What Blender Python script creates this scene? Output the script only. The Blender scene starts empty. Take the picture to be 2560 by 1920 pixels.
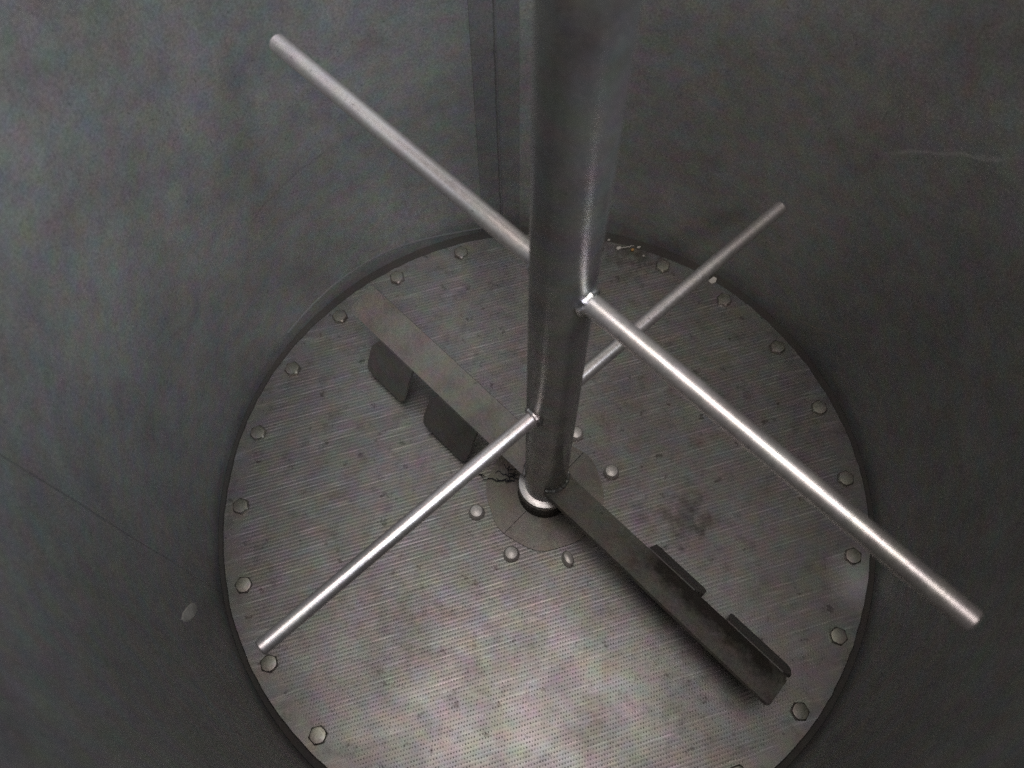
import bpy, bmesh, math, random
from mathutils import Vector, Matrix

random.seed(11)
U = 0.4                        # radius of the rim bolt circle in metres; every measure below is in bolt-circle radii
scene = bpy.context.scene
C = scene.collection
R_ = math.radians

# ------------------------------------------------------------------ camera
cam = bpy.data.cameras.new("camera")
cam.sensor_width = 36.0
cam.lens = 36.0 * 2052.66 / 2560.0
cam.clip_start, cam.clip_end = 0.01, 50.0
co = bpy.data.objects.new("camera", cam); C.objects.link(co)
rt = Vector((0.9991436, 0.0405423, -0.0082662))
dn = Vector((0.0329474, -0.9004148, -0.4337830))
fw = Vector((-0.0250295, 0.4331391, -0.9009795))
M = Matrix((rt, -dn, -fw)).transposed().to_4x4()
M.translation = Vector((-0.0515722, -0.8568838, 2.6051963)) * U
co.matrix_world = M
cam.dof.use_dof = True
cam.dof.focus_distance = 2.55 * U
cam.dof.aperture_fstop = 5.6
scene.camera = co

# ------------------------------------------------------------------ world, lamps, exposure
w = bpy.data.worlds.new("World"); scene.world = w; w.use_nodes = True
bg = w.node_tree.nodes["Background"]
bg.inputs[0].default_value = (1.0, 0.95, 0.91, 1); bg.inputs[1].default_value = 0.122
scene.view_settings.view_transform = 'Standard'; scene.view_settings.look = 'None'
scene.view_settings.exposure = 0.38; scene.view_settings.gamma = 1.0
scene.cycles.use_denoising = False
scene.cycles.sample_clamp_indirect = 1.2
scene.cycles.max_bounces = 10; scene.cycles.glossy_bounces = 8; scene.cycles.diffuse_bounces = 5

def area(name, loc, target, size, power, col, sy=None):
    l = bpy.data.lights.new(name, 'AREA'); l.energy = power; l.color = col
    l.shape = 'RECTANGLE' if sy else 'DISK'; l.size = size * U
    if sy: l.size_y = sy * U
    o = bpy.data.objects.new(name, l); C.objects.link(o)
    o.location = Vector(loc) * U
    o.rotation_euler = (Vector(target) * U - o.location).to_track_quat('-Z', 'Y').to_euler()
    return o
area("ceiling_lamp", (-0.15, -0.4, 5.2), (-0.05, -0.1, 0), 2.3, 7.6, (1.0, 0.93, 0.905), 1.8)
area("window_light", (0.72, -3.5, 6.4), (-0.1, 0.6, 0.7), 0.9, 14.0, (1.0, 0.93, 0.88))
area("side_window_light", (3.4, -2.2, 5.6), (-1.0, 0.5, 1.3), 3.0, 38.0, (0.82, 0.885, 1.0))

# ------------------------------------------------------------------ materials
class NT:
    def __init__(s, name):
        s.m = bpy.data.materials.new(name); s.m.use_nodes = True
        s.t = s.m.node_tree; s.n = s.t.nodes
        s.b = s.n["Principled BSDF"]
        s.co = s.n.new("ShaderNodeTexCoord").outputs["Object"]
    def link(s, a, b): s.t.links.new(a, b)
    def put(s, sock, v):
        if hasattr(v, "is_output") or isinstance(v, bpy.types.NodeSocket): s.link(v, sock)
        else: sock.default_value = v
    def math(s, op, a, b=0.0, c=None, clamp=False):
        n = s.n.new("ShaderNodeMath"); n.operation = op; n.use_clamp = clamp
        s.put(n.inputs[0], a); s.put(n.inputs[1], b)
        if c is not None: s.put(n.inputs[2], c)
        return n.outputs[0]
    def mapping(s, v, rot=(0, 0, 0), scale=(1, 1, 1), loc=(0, 0, 0)):
        n = s.n.new("ShaderNodeMapping"); s.link(v, n.inputs[0])
        n.inputs["Rotation"].default_value = rot; n.inputs["Scale"].default_value = scale; n.inputs["Location"].default_value = loc
        return n.outputs[0]
    def noise(s, v, scale, detail=3.0, rough=0.55, col=False):
        n = s.n.new("ShaderNodeTexNoise"); s.link(v, n.inputs["Vector"])
        n.inputs["Scale"].default_value = scale; n.inputs["Detail"].default_value = detail; n.inputs["Roughness"].default_value = rough
        return n.outputs["Color" if col else "Fac"]
    def ramp(s, f, lo, hi, a=0.0, b=1.0):
        n = s.n.new("ShaderNodeMapRange"); s.put(n.inputs[0], f)
        n.inputs[1].default_value = lo; n.inputs[2].default_value = hi; n.inputs[3].default_value = a; n.inputs[4].default_value = b
        return n.outputs[0]
    def mix(s, f, a, b, mode='MIX'):
        n = s.n.new("ShaderNodeMix"); n.data_type = 'RGBA'; n.blend_type = mode
        s.put(n.inputs[0], f); s.put(n.inputs[6], a); s.put(n.inputs[7], b)
        return n.outputs[2]
    def bump(s, h, strength, dist):
        n = s.n.new("ShaderNodeBump"); n.inputs["Strength"].default_value = strength; n.inputs["Distance"].default_value = dist
        s.put(n.inputs["Height"], h); s.link(n.outputs[0], s.b.inputs["Normal"])
    def sepxyz(s, v):
        n = s.n.new("ShaderNodeSeparateXYZ"); s.link(v, n.inputs[0]); return n.outputs
    def spot(s, x, y, r, soft=0.5):
        """soft round patch round (x, y) in object space (bolt-circle radii)"""
        n = s.n.new("ShaderNodeVectorMath"); n.operation = 'DISTANCE'
        s.link(s.flat, n.inputs[0]); n.inputs[1].default_value = (x * U, y * U, 0)
        return s.ramp(n.outputs["Value"], r * U, r * U * (1 - soft) * 0.3, 0.0, 1.0)
    def tint(s, base, amount=0.25, scale=28.0):
        """film of dried process water: faint greenish, brownish and violet clouds"""
        cn = s.noise(s.co, scale, 2.0, 0.6, True)
        c = s.mix(amount, (0.5, 0.5, 0.5, 1), cn)
        n = s.n.new("ShaderNodeMix"); n.data_type = 'RGBA'; n.blend_type = 'MULTIPLY'
        n.inputs[0].default_value = 1.0; s.put(n.inputs[6], base)
        g = s.n.new("ShaderNodeMix"); g.data_type = 'RGBA'; g.blend_type = 'MULTIPLY'; g.clamp_result = False
        g.inputs[0].default_value = 1.0; s.link(c, g.inputs[6]); g.inputs[7].default_value = (2, 2, 2, 1)
        s.link(g.outputs[2], n.inputs[7])
        return n.outputs[2]

def steel(name, base, rough, metallic=1.0, mottle=0.25, grain=(1, 1, 1), grain_rot=(0, 0, 0), bump=0.05, rvar=0.12, tscale=45.0, dirt=0.0, speck=0.0):
    k = NT(name)
    big = k.noise(k.co, 7.0, 4.0, 0.6)
    g = k.noise(k.mapping(k.co, grain_rot, grain), 160.0, 3.0, 0.6)
    col = k.mix(k.ramp(big, 0.3, 0.7), tuple(c * 0.82 for c in base) + (1,), tuple(min(1, c * 1.12) for c in base) + (1,))
    if dirt:
        d = k.ramp(k.noise(k.co, 16.0, 5.0, 0.65), 0.5, 0.72, 0.0, dirt)
        col = k.mix(d, col, (0.07, 0.06, 0.05, 1))
    if speck:
        sp = k.ramp(k.noise(k.co, 420.0, 2.0, 0.7), 0.3, 0.7, 1.0 - speck, 1.0 + speck)
        sc = k.n.new("ShaderNodeCombineXYZ")
        for q in range(3): k.link(sp, sc.inputs[q])
        col = k.mix(1.0, col, sc.outputs[0], 'MULTIPLY')
        pit = k.ramp(k.noise(k.co, 300.0, 1.0, 0.5), 0.70, 0.76, 0.0, 0.45)
        col = k.mix(pit, col, (0.05, 0.05, 0.05, 1))
    k.link(k.tint(col, mottle, tscale), k.b.inputs["Base Color"])
    k.b.inputs["Metallic"].default_value = metallic
    r = k.math('ADD', k.ramp(big, 0.3, 0.7, rough - rvar * 0.5, rough + rvar * 0.5), k.ramp(g, 0.3, 0.7, -0.05, 0.05))
    k.link(r, k.b.inputs["Roughness"])
    k.bump(g, bump, 0.002)
    return k

kw = steel("drum_steel", (0.262, 0.264, 0.256), 0.50, 0.45, 0.28, (1, 1, 0.5), bump=0.05, tscale=44.0, dirt=0.16, speck=0.24, rvar=0.05)
def wall_marks(k):
    link = k.b.inputs["Base Color"].links[0]; base = link.from_socket; k.t.links.remove(link)
    x, y, z = k.sepxyz(k.co)
    az = k.math('MULTIPLY', k.math('ARCTAN2', y, x), 180 / math.pi)
    zr = k.math('DIVIDE', z, U)
    jit = k.ramp(k.noise(k.co, 30.0, 3.0), 0.3, 0.7, -0.012, 0.012)
    for (a0, a1, za, zb, wd, col, f) in [(38.5, 21.0, 0.905, 1.20, 0.010, (0.55, 0.54, 0.52, 1), 0.30), (36.0, 25.0, 0.080, 0.26, 0.012, (0.40, 0.33, 0.26, 1), 0.35),
                                         (150.0, 128.0, 0.62, 0.70, 0.006, (0.10, 0.10, 0.10, 1), 0.35), (64.0, 45.0, 0.50, 0.42, 0.006, (0.5, 0.5, 0.5, 1), 0.2)]:
        t = k.ramp(az, a0, a1, 0.0, 1.0)
        line = k.math('ADD', za, k.math('MULTIPLY', t, zb - za))
        d = k.math('ABSOLUTE', k.math('SUBTRACT', k.math('ADD', zr, jit), line))
        m = k.math('MULTIPLY', k.ramp(d, wd, 0.0, 0.0, f), k.ramp(k.math('ABSOLUTE', k.math('SUBTRACT', t, 0.5)), 0.495, 0.3, 0.0, 1.0))
        base = k.mix(m, base, col)
    k.link(base, k.b.inputs["Base Color"])
wall_marks(kw)
m_wall = kw.m
m_band = steel("dressed_weld_steel", (0.20, 0.20, 0.197), 0.48, 0.45, 0.28, (1, 1, 0.3), bump=0.05, tscale=48.0, dirt=0.10, speck=0.20, rvar=0.05).m
m_gap = steel("dark_ledge_steel", (0.06, 0.055, 0.05), 0.65, 0.4, 0.2).m
m_weld = steel("weld_steel", (0.24, 0.24, 0.24), 0.5, 0.7, 0.2, bump=0.3).m
m_bead = steel("bright_weld_steel", (0.62, 0.60, 0.59), 0.33, 1.0, 0.15, bump=0.4).m
m_shaft = steel("shaft_steel", (0.285, 0.277, 0.268), 0.30, 0.75, 0.25, (1, 1, 0.1), bump=0.05, dirt=0.45, speck=0.15).m
m_rod = steel("polished_rod_steel", (0.86, 0.81, 0.79), 0.35, 0.9, 0.08, bump=0.05, rvar=0.14, dirt=0.15, speck=0.10).m
m_bar = steel("scraper_steel", (0.25, 0.232, 0.208), 0.44, 0.85, 0.25, bump=0.06, dirt=0.45, speck=0.15).m
def dark_leading_half(k):  # darkens the leading half of the near arm, with a ragged edge
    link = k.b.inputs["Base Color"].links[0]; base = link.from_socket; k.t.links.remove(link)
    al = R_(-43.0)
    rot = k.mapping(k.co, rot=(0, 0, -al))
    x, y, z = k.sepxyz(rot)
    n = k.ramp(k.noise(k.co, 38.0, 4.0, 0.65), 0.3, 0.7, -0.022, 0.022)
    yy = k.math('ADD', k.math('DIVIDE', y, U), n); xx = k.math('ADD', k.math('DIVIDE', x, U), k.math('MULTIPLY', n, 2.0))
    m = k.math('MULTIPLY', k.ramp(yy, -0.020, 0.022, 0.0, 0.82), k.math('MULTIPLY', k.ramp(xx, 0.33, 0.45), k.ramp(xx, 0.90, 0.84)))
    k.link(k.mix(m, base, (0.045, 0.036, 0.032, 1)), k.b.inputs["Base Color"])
kb = steel("scraper_steel_dark_half", (0.36, 0.335, 0.30), 0.44, 0.85, 0.25, bump=0.06, dirt=0.45, speck=0.15)
dark_leading_half(kb); m_bar_dark_half = kb.m
m_pad = steel("dark_scraper_pad", (0.17, 0.16, 0.15), 0.5, 0.4, 0.25, bump=0.1, dirt=0.3, speck=0.15).m
m_hub = steel("hub_plate_steel", (0.20, 0.185, 0.165), 0.42, 0.85, 0.2, bump=0.05, dirt=0.35, speck=0.12).m
m_bolt = steel("bolt_steel", (0.29, 0.272, 0.245), 0.42, 0.9, 0.2, dirt=0.5, speck=0.15).m
m_pale = steel("pale_bolt_steel", (0.74, 0.70, 0.66), 0.44, 0.5, 0.1, dirt=0.3).m
m_seal = steel("dark_seal", (0.035, 0.03, 0.028), 0.45, 0.2, 0.2, dirt=0.2).m
m_collar = steel("collar_steel", (0.68, 0.655, 0.64), 0.38, 1.0, 0.08).m

def plain(name, col, rough):
    k = NT(name)
    n = k.noise(k.co, 60.0, 4.0, 0.6)
    k.link(k.mix(k.ramp(n, 0.3, 0.7), tuple(c * 0.7 for c in col) + (1,), tuple(col) + (1,)), k.b.inputs["Base Color"])
    k.b.inputs["Roughness"].default_value = rough
    return k.m
m_fibre = plain("dark_fibre", (0.025, 0.025, 0.032), 0.8)
m_pulp = plain("pale_pulp", (0.50, 0.47, 0.43), 0.8)
m_smear = plain("dried_pulp_film", (0.52, 0.50, 0.45), 0.7)
m_amber = plain("amber_crumb", (0.35, 0.2, 0.07), 0.6)

# perforated screen: rows of tiny staggered holes between raised ribs (pieces a pixel or two across: material relief)
ROW = R_(19.0); PV = 0.0119 * U; PU = 0.0086 * U
def screen_material():
    k = NT("perforated_screen_steel")
    k.flat = k.mapping(k.co, scale=(1, 1, 0))
    rot = k.mapping(k.co, rot=(0, 0, -ROW))
    x, y, z = k.sepxyz(rot)
    wob = k.ramp(k.noise(k.mapping(rot, scale=(6, 6, 0)), 1.0, 2.0), 0.2, 0.8, -0.25, 0.25)
    v = k.math('DIVIDE', y, PV)
    row = k.math('FLOOR', v)
    fv = k.math('SUBTRACT', k.math('SUBTRACT', v, row), 0.5)
    uu = k.math('ADD', k.math('DIVIDE', x, PU), k.math('MULTIPLY', row, 0.5))
    fu = k.math('SUBTRACT', k.math('FRACT', uu), 0.5)
    d = k.math('SQRT', k.math('ADD', k.math('POWER', k.math('MULTIPLY', fu, PU / PV), 2.0), k.math('POWER', fv, 2.0)))
    # clogging: each hole open or filled to a different degree
    wn = k.n.new("ShaderNodeTexWhiteNoise"); wn.noise_dimensions = '2D'
    cv = k.n.new("ShaderNodeCombineXYZ"); k.link(k.math('FLOOR', uu), cv.inputs[0]); k.link(row, cv.inputs[1]); k.link(cv.outputs[0], wn.inputs["Vector"])
    openness = k.ramp(wn.outputs["Value"], 0.0, 1.0, 0.25, 1.0)
    hole = k.math('MULTIPLY', k.ramp(d, 0.12, 0.24, 1.0, 0.0), openness)
    # plain rim without holes
    n = k.n.new("ShaderNodeVectorMath"); n.operation = 'LENGTH'; k.link(k.flat, n.inputs[0])
    inside = k.ramp(n.outputs["Value"], 1.005 * U, 0.985 * U, 0.0, 1.0)
    hole = k.math('MULTIPLY', hole, inside)
    # per-row and along-row wear
    streak = k.noise(k.mapping(rot, scale=(14, 1.0 / PV, 0)), 1.0, 2.0, 0.6)
    patch = k.noise(k.flat, 11.0, 5.0, 0.62)
    fine = k.noise(k.flat, 42.0, 4.0, 0.65)
    base = k.mix(k.ramp(patch, 0.32, 0.68), (0.205, 0.197, 0.187, 1), (0.265, 0.253, 0.243, 1))
    base = k.mix(k.ramp(streak, 0.56, 0.8, 0.0, 0.5), base, (0.55, 0.525, 0.505, 1))
    base = k.mix(k.ramp(fine, 0.54, 0.72, 0.0, 0.5), base, (0.11, 0.105, 0.10, 1))
    # dark stains with shapes of their own
    wobp = k.ramp(k.noise(k.flat, 55.0, 4.0, 0.65), 0.3, 0.7, -0.55, 0.55)
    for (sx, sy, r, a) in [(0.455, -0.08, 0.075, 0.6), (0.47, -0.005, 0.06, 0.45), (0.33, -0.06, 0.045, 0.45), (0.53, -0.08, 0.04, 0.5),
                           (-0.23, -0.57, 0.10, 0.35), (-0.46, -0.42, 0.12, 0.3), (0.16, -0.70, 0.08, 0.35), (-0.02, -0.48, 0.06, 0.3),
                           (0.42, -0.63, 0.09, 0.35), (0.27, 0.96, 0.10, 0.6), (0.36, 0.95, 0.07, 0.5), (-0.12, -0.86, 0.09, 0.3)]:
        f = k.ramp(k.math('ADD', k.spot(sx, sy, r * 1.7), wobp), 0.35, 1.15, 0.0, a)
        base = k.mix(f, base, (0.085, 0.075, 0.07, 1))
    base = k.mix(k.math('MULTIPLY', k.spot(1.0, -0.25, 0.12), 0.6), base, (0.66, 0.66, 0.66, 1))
    base = k.tint(base, 0.26, 40.0)
    base = k.mix(k.math('MULTIPLY', hole, 0.24), base, (0.012, 0.011, 0.010, 1))
    k.link(base, k.b.inputs["Base Color"])
    k.b.inputs["Metallic"].default_value = 0.85
    rg = k.math('ADD', k.ramp(patch, 0.3, 0.7, 0.40, 0.34), k.math('MULTIPLY', hole, 0.2))
    k.link(rg, k.b.inputs["Roughness"])
    rib = k.math('MULTIPLY', k.math('COSINE', k.math('MULTIPLY', v, 2 * math.pi)), k.ramp(streak, 0.3, 0.75, 0.2, 1.0))
    h = k.math('SUBTRACT', k.math('MULTIPLY', k.math('MULTIPLY', rib, inside), 0.5), k.math('MULTIPLY', hole, 0.5))
    k.bump(h, 0.28, 0.0004)
    return k.m
m_screen = screen_material()

# ------------------------------------------------------------------ helpers
def V(x, y, z): return Vector((x, y, z)) * U
def link_mesh(name, bm, mat, parent=None, smooth=True, label=None):
    bmesh.ops.recalc_face_normals(bm, faces=bm.faces[:])
    me = bpy.data.meshes.new(name); bm.to_mesh(me); bm.free()
    me.materials.append(mat)
    o = bpy.data.objects.new(name, me); C.objects.link(o)
    if smooth:
        for p in me.polygons: p.use_smooth = True
        me.set_sharp_from_angle(angle=R_(32))
    if parent: o.parent = parent
    if label: o["label"] = label
    return o
def thing(name, label, cat, loc=(0, 0, 0), group=None):
    o = bpy.data.objects.new(name, None); C.objects.link(o); o.location = V(*loc)
    o["label"] = label; o["category"] = cat
    if group: o["group"] = group
    return o
def tag(o, label, cat, group=None):
    o["label"] = label; o["category"] = cat
    if group: o["group"] = group
    return o
def lathe(bm, prof, n=96, closed=False, xf=None, a0=0.0, a1=2 * math.pi):
    """prof: (r, z) pairs in bolt-circle radii"""
    full = abs(a1 - a0 - 2 * math.pi) < 1e-6
    rings = []
    cnt = n if full else n + 1
    for i in range(cnt):
        a = a0 + (a1 - a0) * i / n
        ring = []
        for r, z in prof:
            p = V(r * math.cos(a), r * math.sin(a), z)
            ring.append(bm.verts.new(xf @ p if xf else p))
        rings.append(ring)
    m = len(prof)
    for i in range(n):
        A, B = rings[i], rings[(i + 1) % cnt]
        for j in range(m if closed else m - 1):
            q = [A[j], B[j], B[(j + 1) % m], A[(j + 1) % m]]
            try: bm.faces.new(q)
            except ValueError: pass
    if not closed:
        for j in (0, m - 1):
            if prof[j][0] > 1e-6 and full and j == m - 1: pass
    bmesh.ops.remove_doubles(bm, verts=bm.verts[:], dist=1e-6)
def tube(bm, pts, rad, n=12, cap=True):
    """pts world Vectors (metres), rad list in metres"""
    rings = []
    prev = None
    for i, p in enumerate(pts):
        t = (pts[min(i + 1, len(pts) - 1)] - pts[max(i - 1, 0)]).normalized()
        if prev is None:
            up = Vector((0, 0, 1)) if abs(t.z) < 0.9 else Vector((1, 0, 0))
            s = t.cross(up).normalized()
        else:
            s = (prev - t * prev.dot(t)).normalized()
        prev = s
        b = t.cross(s)
        r = rad[i] if isinstance(rad, (list, tuple)) else rad
        rings.append([bm.verts.new(p + (s * math.cos(2 * math.pi * k / n) + b * math.sin(2 * math.pi * k / n)) * r) for k in range(n)])
    for i in range(len(rings) - 1):
        for k in range(n):
            bm.faces.new([rings[i][k], rings[i][(k + 1) % n], rings[i + 1][(k + 1) % n], rings[i + 1][k]])
    if cap:
        bm.faces.new(rings[0]); bm.faces.new(rings[-1])
def prism(bm, poly, nrm, thick):
    """poly: coplanar Vectors (metres); extruded by nrm*thick"""
    a = [bm.verts.new(p) for p in poly]; b = [bm.verts.new(p + nrm * thick) for p in poly]
    bm.faces.new(a); bm.faces.new(b)
    for i in range(len(poly)):
        j = (i + 1) % len(poly); bm.faces.new([a[i], a[j], b[j], b[i]])
def bevel(bm, off, seg=2, ang=30):
    es = [e for e in bm.edges if len(e.link_faces) == 2 and e.calc_face_angle(0) > R_(ang)]
    bmesh.ops.bevel(bm, geom=es, offset=off, segments=seg, affect='EDGES', profile=0.5)
def blob(bm, c, rx, ry, rz, seed, sub=2, rough=0.25, rot=0.0):
    rnd = random.Random(seed)
    r = bmesh.ops.create_icosphere(bm, subdivisions=sub, radius=1.0)
    cs, sn = math.cos(rot), math.sin(rot)
    for v in r['verts']:
        f = 1 + rnd.uniform(-rough, rough)
        x, y, z = v.co.x * rx * f, v.co.y * ry * f, v.co.z * rz * f
        v.co = c + Vector((x * cs - y * sn, x * sn + y * cs, z))

# ------------------------------------------------------------------ the drum
RW, RP, HD = 1.078, 1.043, 2.2
drum = thing("steel_drum", "tall grey stainless steel drum around the perforated plate and the mixing shaft", "drum", (0.001, 0.010, 0.0))
bm = bmesh.new()
lathe(bm, [(RW, -0.06), (RW, HD), (RW + 0.02, HD), (RW + 0.02, -0.06)], 192, closed=True)
link_mesh("wall", bm, m_wall, drum)
bm = bmesh.new()
lathe(bm, [(RW + 0.0201, HD - 0.05), (RW - 0.0, HD + 0.0001), (RW + 0.004, HD + 0.02), (RW + 0.04, HD + 0.02), (RW + 0.045, HD), (RW + 0.045, HD - 0.05)], 128, closed=True)
link_mesh("rim", bm, m_wall, drum)
bm = bmesh.new()
lathe(bm, [(0.90, -0.012), (RW - 0.001, -0.012), (RW - 0.001, -0.05), (0.90, -0.05)], 128, closed=True)
link_mesh("floor_ledge", bm, m_gap, drum, label="dark ledge under the plate edge, seen as a dark gap")
# dressed strip either side of the seam: a curved sheet 0.6 mm proud of the wall
bm = bmesh.new()
lathe(bm, [(RW - 0.0015, -0.0125), (RW - 0.0015, HD - 0.02)], 16, a0=R_(96.6), a1=R_(104.2))
link_mesh("seam_band", bm, m_band, drum, label="darker ground strip along the wall seam")
# vertical seam weld on the wall, slightly wavy
bm = bmesh.new()
pts = []
for i in range(70):
    z = -0.008 + (HD - 0.03) * i / 69
    a = R_(100.2 + 0.15 * math.sin(z * 2.3) + 0.03 * math.sin(z * 31.0))
    rr = RW + 0.0005
    pts.append(V(rr * math.cos(a), rr * math.sin(a), z))
tube(bm, pts, [(0.0058 + 0.0008 * math.sin(i * 1.9)) * U for i in range(70)], 8)
link_mesh("weld_seam", bm, m_weld, drum, label="dark vertical weld line on the wall behind the shaft")

def wall_line(name, path, rad, mat, label):
    bm = bmesh.new()
    tube(bm, [V((RW + 0.0012) * math.cos(R_(a)), (RW + 0.0012) * math.sin(R_(a)), z) for a, z in path], rad * U, 6)
    link_mesh(name, bm, mat, drum, label=label)
wall_line("weld_seam", [(-159.6 + 0.06 * math.sin(i * 0.4), -0.008 + 0.034 * i) for i in range(60)], 0.0026, m_weld, "faint vertical weld line on the left wall")
wall_line("base_line", [(104 + 1.0 * i, 0.010 + 0.052 * (0.5 - 0.5 * math.cos(math.pi * min(1.0, i / 24.0))) - 0.02 * max(0, (i - 34) / 12.0)) for i in range(47)], 0.0045, m_weld, "thin dark line low on the far left wall above the plate edge")  # thin dark tube following the foot of the far left wall

# ------------------------------------------------------------------ perforated plate with its bolts
plate = thing("perforated_plate", "round perforated screen plate with bolts, the floor of the drum", "screen plate")
bm = bmesh.new()
nseg = 240
top = []; bot = []
rnd = random.Random(5)
for i in range(nseg):
    a = 2 * math.pi * i / nseg
    r = RP + 0.014 * math.cos(a) ** 2 + 0.0018 * math.sin(a * 7 + 1) + rnd.uniform(-0.0016, 0.0016)
    top.append((r, a))
tv = [bm.verts.new(V((r - 0.003) * math.cos(a), (r - 0.003) * math.sin(a), 0.0)) for r, a in top]
tv2 = [bm.verts.new(V(r * math.cos(a), r * math.sin(a), -0.003)) for r, a in top]
bv = [bm.verts.new(V(r * math.cos(a), r * math.sin(a), -0.0115)) for r, a in top]
bm.faces.new(tv); bm.faces.new(bv)
for i in range(nseg):
    j = (i + 1) % nseg
    bm.faces.new([tv[i], tv[j], tv2[j], tv2[i]]); bm.faces.new([tv2[i], tv2[j], bv[j], bv[i]])
link_mesh("perforated_disc", bm, m_screen, plate)

def hexbolt_mesh():
    bm = bmesh.new()
    R1 = 0.0285
    # washer face, six flats, chamfered round top
    a6 = [(R1 * math.cos(R_(60 * i)), R1 * math.sin(R_(60 * i))) for i in range(6)]
    rings = []
    for z, f, rnd_ in ((0.0005, 1.0, 0.0), (0.0095, 1.0, 0.0), (0.0130, 0.88, 0.7), (0.0134, 0.78, 1.0)):
        ring = []
        for i in range(24):
            a = 2 * math.pi * i / 24
            # hexagon radius at angle a
            h = R1 * math.cos(R_(30)) / math.cos((a % R_(60)) - R_(30))
            r = (h * (1 - rnd_) + R1 * 0.9 * rnd_) * f
            ring.append(bm.verts.new(V(r * math.cos(a), r * math.sin(a), z)))
        rings.append(ring)
    for A, B in zip(rings, rings[1:]):
        for i in range(24): bm.faces.new([A[i], A[(i + 1) % 24], B[(i + 1) % 24], B[i]])
    bm.faces.new(rings[-1])
    return bm
def dome_mesh(R1=0.0265, h=0.027):
    bm = bmesh.new()
    lathe(bm, [(R1 * 0.98, 0.0005), (R1, 0.004), (R1 * 0.93, h * 0.62), (R1 * 0.72, h * 0.90), (R1 * 0.35, h * 1.02), (0.0, h * 1.04)], 24)
    return bm
TH0 = 1.9184164
proto = None
for i in range(24):
    a = TH0 + i * 2 * math.pi / 24
    if proto is None:
        proto = link_mesh("bolt", hexbolt_mesh(), m_bolt, plate); o = proto
    else:
        o = proto.copy(); C.objects.link(o); o.parent = plate
    rr = random.Random(100 + i)
    o.location = V(math.cos(a), math.sin(a), 0.0)
    o.rotation_euler = (rr.uniform(-0.05, 0.05), rr.uniform(-0.05, 0.05), rr.uniform(0, 6.28))
# hub plate: irregular rounded polygon in two halves with a seam
HUBP = [(0.190, a) for a in range(0, 360, 10)]
def hub_pts(a0, a1, shift):
    out = []
    n = 20
    for i in range(n + 1):
        a = R_(a0 + (a1 - a0) * i / n)
        r = 0.192 + 0.0035 * math.cos(8 * a + 0.6) + 0.002 * math.sin(3 * a)
        out.append(V(r * math.cos(a), r * math.sin(a), 0.0015))
    # inner arc
    for i in range(n + 1):
        a = R_(a1 - (a1 - a0) * i / n)
        out.append(V(0.068 * math.cos(a), 0.068 * math.sin(a), 0.0015))
    return out
for a0, a1 in ((-131.0, 48.0), (48.9, 228.1)):
    bm = bmesh.new()
    P = hub_pts(a0, a1, 0)
    n = len(P) // 2
    lo = [bm.verts.new(p) for p in P]; hi = [bm.verts.new(p + V(0, 0, 0.0065)) for p in P]
    L = len(P)
    for i in range(n - 1):
        bm.faces.new([hi[i], hi[i + 1], hi[L - 2 - i], hi[L - 1 - i]])
    for i in range(L):
        j = (i + 1) % L; bm.faces.new([lo[i], lo[j], hi[j], hi[i]])
    link_mesh("hub_plate", bm, m_hub, plate)
proto = None
for i in range(8):
    a = R_(-160.7 + 45 * i)
    if proto is None:
        proto = link_mesh("hub_bolt", dome_mesh(), m_pale, plate); o = proto
    else:
        o = proto.copy(); C.objects.link(o); o.parent = plate
    rad = 0.2335
    o.location = V(rad * math.cos(a), rad * math.sin(a), 0.0)
    if i == 2:                      # the bolt by the blade has lost its round: narrow and tilted
        o.scale = (0.66, 1.05, 1.0); o.rotation_euler = (0.0, R_(9), R_(22)); o["label"] = "narrow tilted bolt head"
        o.location.z = 0.0025 * U

# ------------------------------------------------------------------ mixing shaft with rods and scraper arms
mixer = thing("mixing_shaft", "upright steel mixer shaft with crossed rods and low scraper arms, standing on the plate", "agitator")
bm = bmesh.new()
RS = 0.0655
lathe(bm, [(0.0, 0.095), (RS - 0.006, 0.095), (RS, 0.101), (RS, 3.0), (RS - 0.004, 3.004), (0.0, 3.004)], 64)
link_mesh("shaft", bm, m_shaft, mixer)
bm = bmesh.new()
lathe(bm, [(0.045, 0.1085), (0.069, 0.108), (0.0845, 0.1035), (0.0875, 0.098), (0.0875, 0.092), (0.0865, 0.087), (0.045, 0.087)], 64, closed=True)
link_mesh("collar", bm, m_collar, mixer, label="bright bevelled ring at the foot of the shaft")

bm = bmesh.new()
lathe(bm, [(0.045, 0.0825), (0.0835, 0.0825), (0.0845, 0.070), (0.0825, 0.050), (0.0845, 0.030), (0.088, 0.0095), (0.045, 0.0095)], 64, closed=True)
link_mesh("seal", bm, m_seal, mixer, label="dark sleeve under the bright ring at the foot of the shaft")

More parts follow.
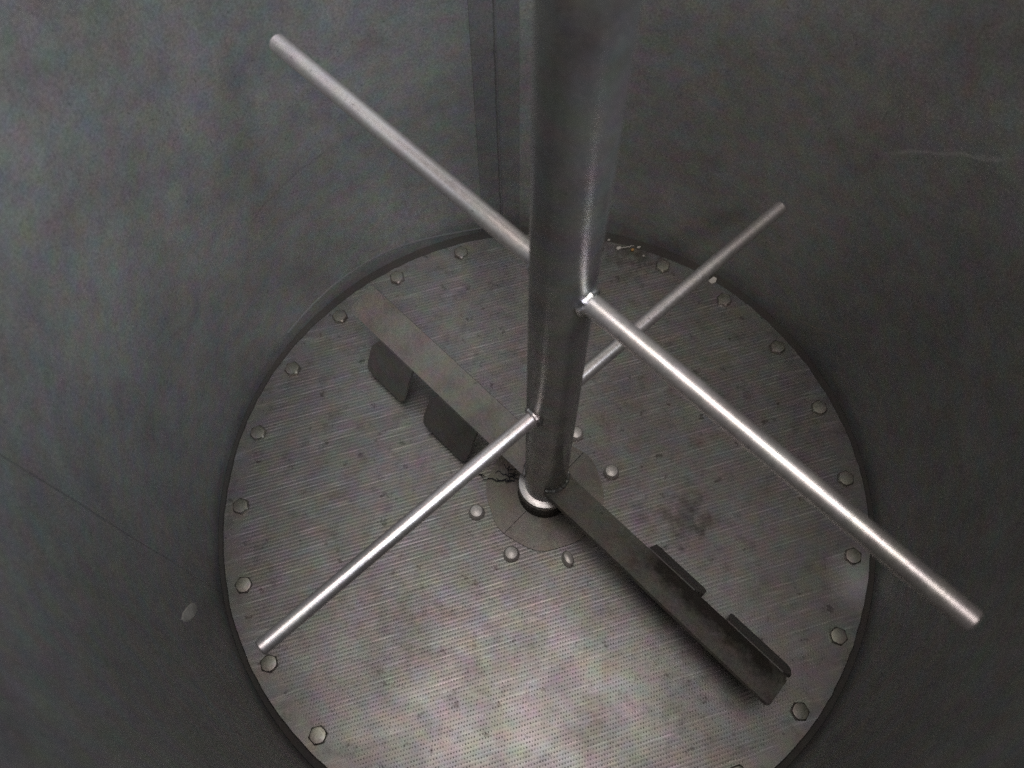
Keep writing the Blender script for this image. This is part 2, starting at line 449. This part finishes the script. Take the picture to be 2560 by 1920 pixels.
def rod(az, z, length, rr, droop=0.0):
    d = Vector((math.cos(R_(az)), math.sin(R_(az)), 0))
    bm = bmesh.new()
    st = RS - 0.012
    ks = [st, length * 0.5, length - 0.004, length]
    rads = [rr, rr, rr, rr - 0.003]
    tube(bm, [d * s * U + V(0, 0, z + droop * s) for s in ks], [r * U for r in rads], 32)
    o = link_mesh("mixing_rod", bm, m_rod, mixer)
    # lumpy weld bead round the root
    bm = bmesh.new()
    s = d.cross(Vector((0, 0, 1)))
    rnd = random.Random(int(az * 10))
    n, mseg = 28, 8
    rings = []
    for i in range(n):
        a = 2 * math.pi * i / n
        rm = rr + 0.002
        depth = math.sqrt(max(RS * RS - (rm * math.cos(a)) ** 2, 0)) + 0.002
        c = d * depth * U + (s * math.cos(a) + Vector((0, 0, 1)) * math.sin(a)) * rm * U + V(0, 0, z + droop * RS)
        br = (0.0072 + 0.0022 * math.sin(i * 2.1) + rnd.uniform(-0.0006, 0.0006)) * U
        rad_dir = (s * math.cos(a) + Vector((0, 0, 1)) * math.sin(a))
        rings.append([bm.verts.new(c + (rad_dir * math.cos(t) + d * math.sin(t)) * br) for t in [2 * math.pi * k / mseg for k in range(mseg)]])
    for i in range(n):
        A, B = rings[i], rings[(i + 1) % n]
        for k in range(mseg): bm.faces.new([A[k], B[k], B[(k + 1) % mseg], A[(k + 1) % mseg]])
    link_mesh("weld_bead", bm, m_bead, o)
    return o
o = rod(136.9, 1.283, 0.892, 0.0215); o["label"] = "upper mixing rod pointing away from the viewer to the left"
o = rod(-43.1, 1.283, 0.890, 0.0215); o["label"] = "upper mixing rod pointing towards the viewer to the right"
o = rod(44.7, 0.732, 0.888, 0.0198); o["label"] = "lower mixing rod pointing away from the viewer to the right"
o = rod(-135.4, 0.732, 0.886, 0.0198); o["label"] = "lower mixing rod pointing towards the viewer to the left"

def arm(az, pads, mat):
    u = Vector((math.cos(R_(az)), math.sin(R_(az)), 0))
    n = Vector((-u.y, u.x, 0))          # leading side
    def P(a, b, z): return (u * a + n * b) * U + V(0, 0, z)
    zl, nl, zt, nt_, th = 0.178, 0.052, 0.222, -0.056, 0.012
    bm = bmesh.new()
    poly = [P(0.045, nt_, zt), P(0.885, nt_, zt), P(0.895, nt_ + 0.01, zt - 0.004), P(0.895, nl - 0.012, zl + 0.005), P(0.885, nl, zl), P(0.045, nl, zl)]
    nn = (poly[1] - poly[0]).cross(poly[4] - poly[0]).normalized()
    if nn.z > 0: nn = -nn
    prism(bm, poly, nn, th * U)
    bevel(bm, 0.0022 * U, 2)
    o = link_mesh("scraper_arm", bm, mat, mixer)
    for (u0, u1) in pads:
        bm = bmesh.new()
        zb, nb = 0.028, 0.125
        e = 0.022
        zt2, nt2 = zl - 0.001, nl + 0.0035
        def S(a, f): return P(a, nt2 + (nb - nt2) * f, zt2 + (zb - zt2) * f)
        poly = [S(u0, 0.0), S(u1 - e * 1.3, 0.0), S(u1, 0.30), S(u1, 0.82), S(u1 - e * 0.3, 0.96), S(u1 - e * 0.7, 1.0), S(u0 + 0.012, 1.0), S(u0, 0.93)]
        nn = (poly[1] - poly[0]).cross(poly[5] - poly[0]).normalized()
        if nn.dot(n) < 0: nn = -nn
        prism(bm, poly, -nn, 0.010 * U)
        bevel(bm, 0.0018 * U, 1)
        link_mesh("scraper_pad", bm, m_pad, o)
    # weld where the arm meets the shaft
    bm = bmesh.new()
    pts = []
    for i in range(15):
        f = i / 14
        b = nt_ + 0.004 + (nl - nt_ - 0.008) * f
        r = math.sqrt(max(RS ** 2 - b ** 2, 0))
        pts.append(P(r + 0.003, b, zt + (zl - zt) * f + 0.003))
    tube(bm, pts, [(0.006 + 0.0018 * math.sin(i * 2.4)) * U for i in range(15)], 8)
    link_mesh("weld_bead", bm, m_weld, o)
    return o
arm(137.0, [(0.565, 0.757), (0.255, 0.465)], m_bar)["label"] = "far scraper arm reaching to the left under the upper rod"
arm(-43.0, [(0.377, 0.582), (0.677, 0.902)], m_bar_dark_half)["label"] = "near scraper arm reaching to the right under the upper rod"

# ------------------------------------------------------------------ left-over fibres and crumbs
def wisp(paths, name, label, mat, rad):
    bm = bmesh.new()
    for p in paths:
        tube(bm, [V(*q) for q in p], [rad * U * (0.5 + 0.5 * math.sin(math.pi * (i + 0.6) / (len(p) + 0.2))) for i in range(len(p))], 6)
    return tag(link_mesh(name, bm, mat), label, "fibre")
def curl(x, y, z, dx, dy, n, amp, seed):
    r = random.Random(seed); out = []
    for i in range(n):
        t = i / (n - 1)
        out.append((x + dx * t + r.uniform(-amp, amp), y + dy * t + r.uniform(-amp, amp), z + abs(r.uniform(0, amp))))
    return out
wisp([curl(-0.088, 0.05, 0.013, -0.075, 0.012, 9, 0.007, 1), curl(-0.088, 0.035, 0.013, -0.07, 0.0, 9, 0.007, 2), curl(-0.10, 0.05, 0.015, -0.03, -0.03, 7, 0.008, 3),
      curl(-0.09, 0.062, 0.013, -0.05, 0.02, 8, 0.009, 4), curl(-0.10, 0.03, 0.013, -0.11, 0.008, 10, 0.004, 5), curl(-0.095, 0.05, 0.016, -0.04, 0.0, 8, 0.011, 6)],
     "fibre_tangle", "dark tangled fibres caught at the left foot of the shaft by the ring", m_fibre, 0.0019)
wisp([curl(-0.20, 0.052, 0.004, -0.045, 0.012, 7, 0.004, 7), curl(-0.205, 0.045, 0.004, -0.03, 0.022, 6, 0.003, 8)],
     "fibre", "short dark fibre on the screen just left of the near left rod", m_fibre, 0.0018)
wisp([curl(0.262, 0.985, 0.006, 0.055, 0.008, 8, 0.003, 9)], "fibre", "thin white string along the far plate edge, right of the shaft", m_pulp, 0.0016)
def crumb(x, y, z, rx, ry, rz, seed, label, mat=m_pulp, rot=0.3):
    bm = bmesh.new(); blob(bm, V(x, y, z), rx * U, ry * U, rz * U, seed, 2, 0.22, rot)
    return tag(link_mesh("pulp_crumb", bm, mat), label, "crumb", "crumbs left along the far plate edge")
crumb(0.259, 0.984, 0.004, 0.010, 0.007, 0.005, 1, "white crumb at the left end of the thin string by the far plate edge")
crumb(0.222, 1.020, 0.004, 0.006, 0.004, 0.004, 2, "tiny white crumb on the far plate edge closest to the shaft")
crumb(0.336, 0.990, 0.004, 0.007, 0.004, 0.004, 3, "pale crumb at the far plate edge, right of the thin string")
crumb(0.312, 0.978, 0.004, 0.007, 0.006, 0.005, 4, "amber crumb under the right end of the thin string", m_amber)
crumb(0.354, 0.952, 0.003, 0.004, 0.004, 0.003, 5, "tiny grey crumb on the screen inside the plate edge near the string")
bm = bmesh.new()
prism(bm, [V(0.592, 0.846, 0.001), V(0.604, 0.836, 0.001), V(0.618, 0.842, 0.002), V(0.622, 0.858, 0.004), V(0.611, 0.864, 0.005), V(0.601, 0.856, 0.003)], Vector((0, 0, 1)), 0.004 * U)
tag(link_mesh("pulp_chip", bm, m_pulp, smooth=False), "flat pale chip on the plate edge beside the far right rod", "chip")
# smear of dried pulp stuck on the wall at the left
bm = bmesh.new()
outline = [(-154.81, 0.278), (-154.24, 0.267), (-153.41, 0.281), (-151.92, 0.327), (-150.52, 0.396), (-150.29, 0.431),
           (-150.48, 0.443), (-151.76, 0.414), (-153.17, 0.364), (-154.33, 0.317)]
ca, cz = -152.5, 0.355
def wp(a, z, r): return V(r * math.cos(R_(a)), r * math.sin(R_(a)), z)
o1 = [bm.verts.new(wp(a, z, RW + 0.0005)) for a, z in outline]
o2 = [bm.verts.new(wp(ca + (a - ca) * 0.86, cz + (z - cz) * 0.86, RW - 0.003)) for a, z in outline]
cc = bm.verts.new(wp(ca, cz, RW - 0.0045))
for i in range(len(outline)):
    j = (i + 1) % len(outline)
    bm.faces.new([o1[i], o1[j], o2[j], o2[i]]); bm.faces.new([o2[i], o2[j], cc])
sm = link_mesh("pulp_smear", bm, m_smear); sm.location = V(0.001, 0.010, 0)
tag(sm, "pale oval smear of dried pulp stuck low on the left drum wall", "smear")
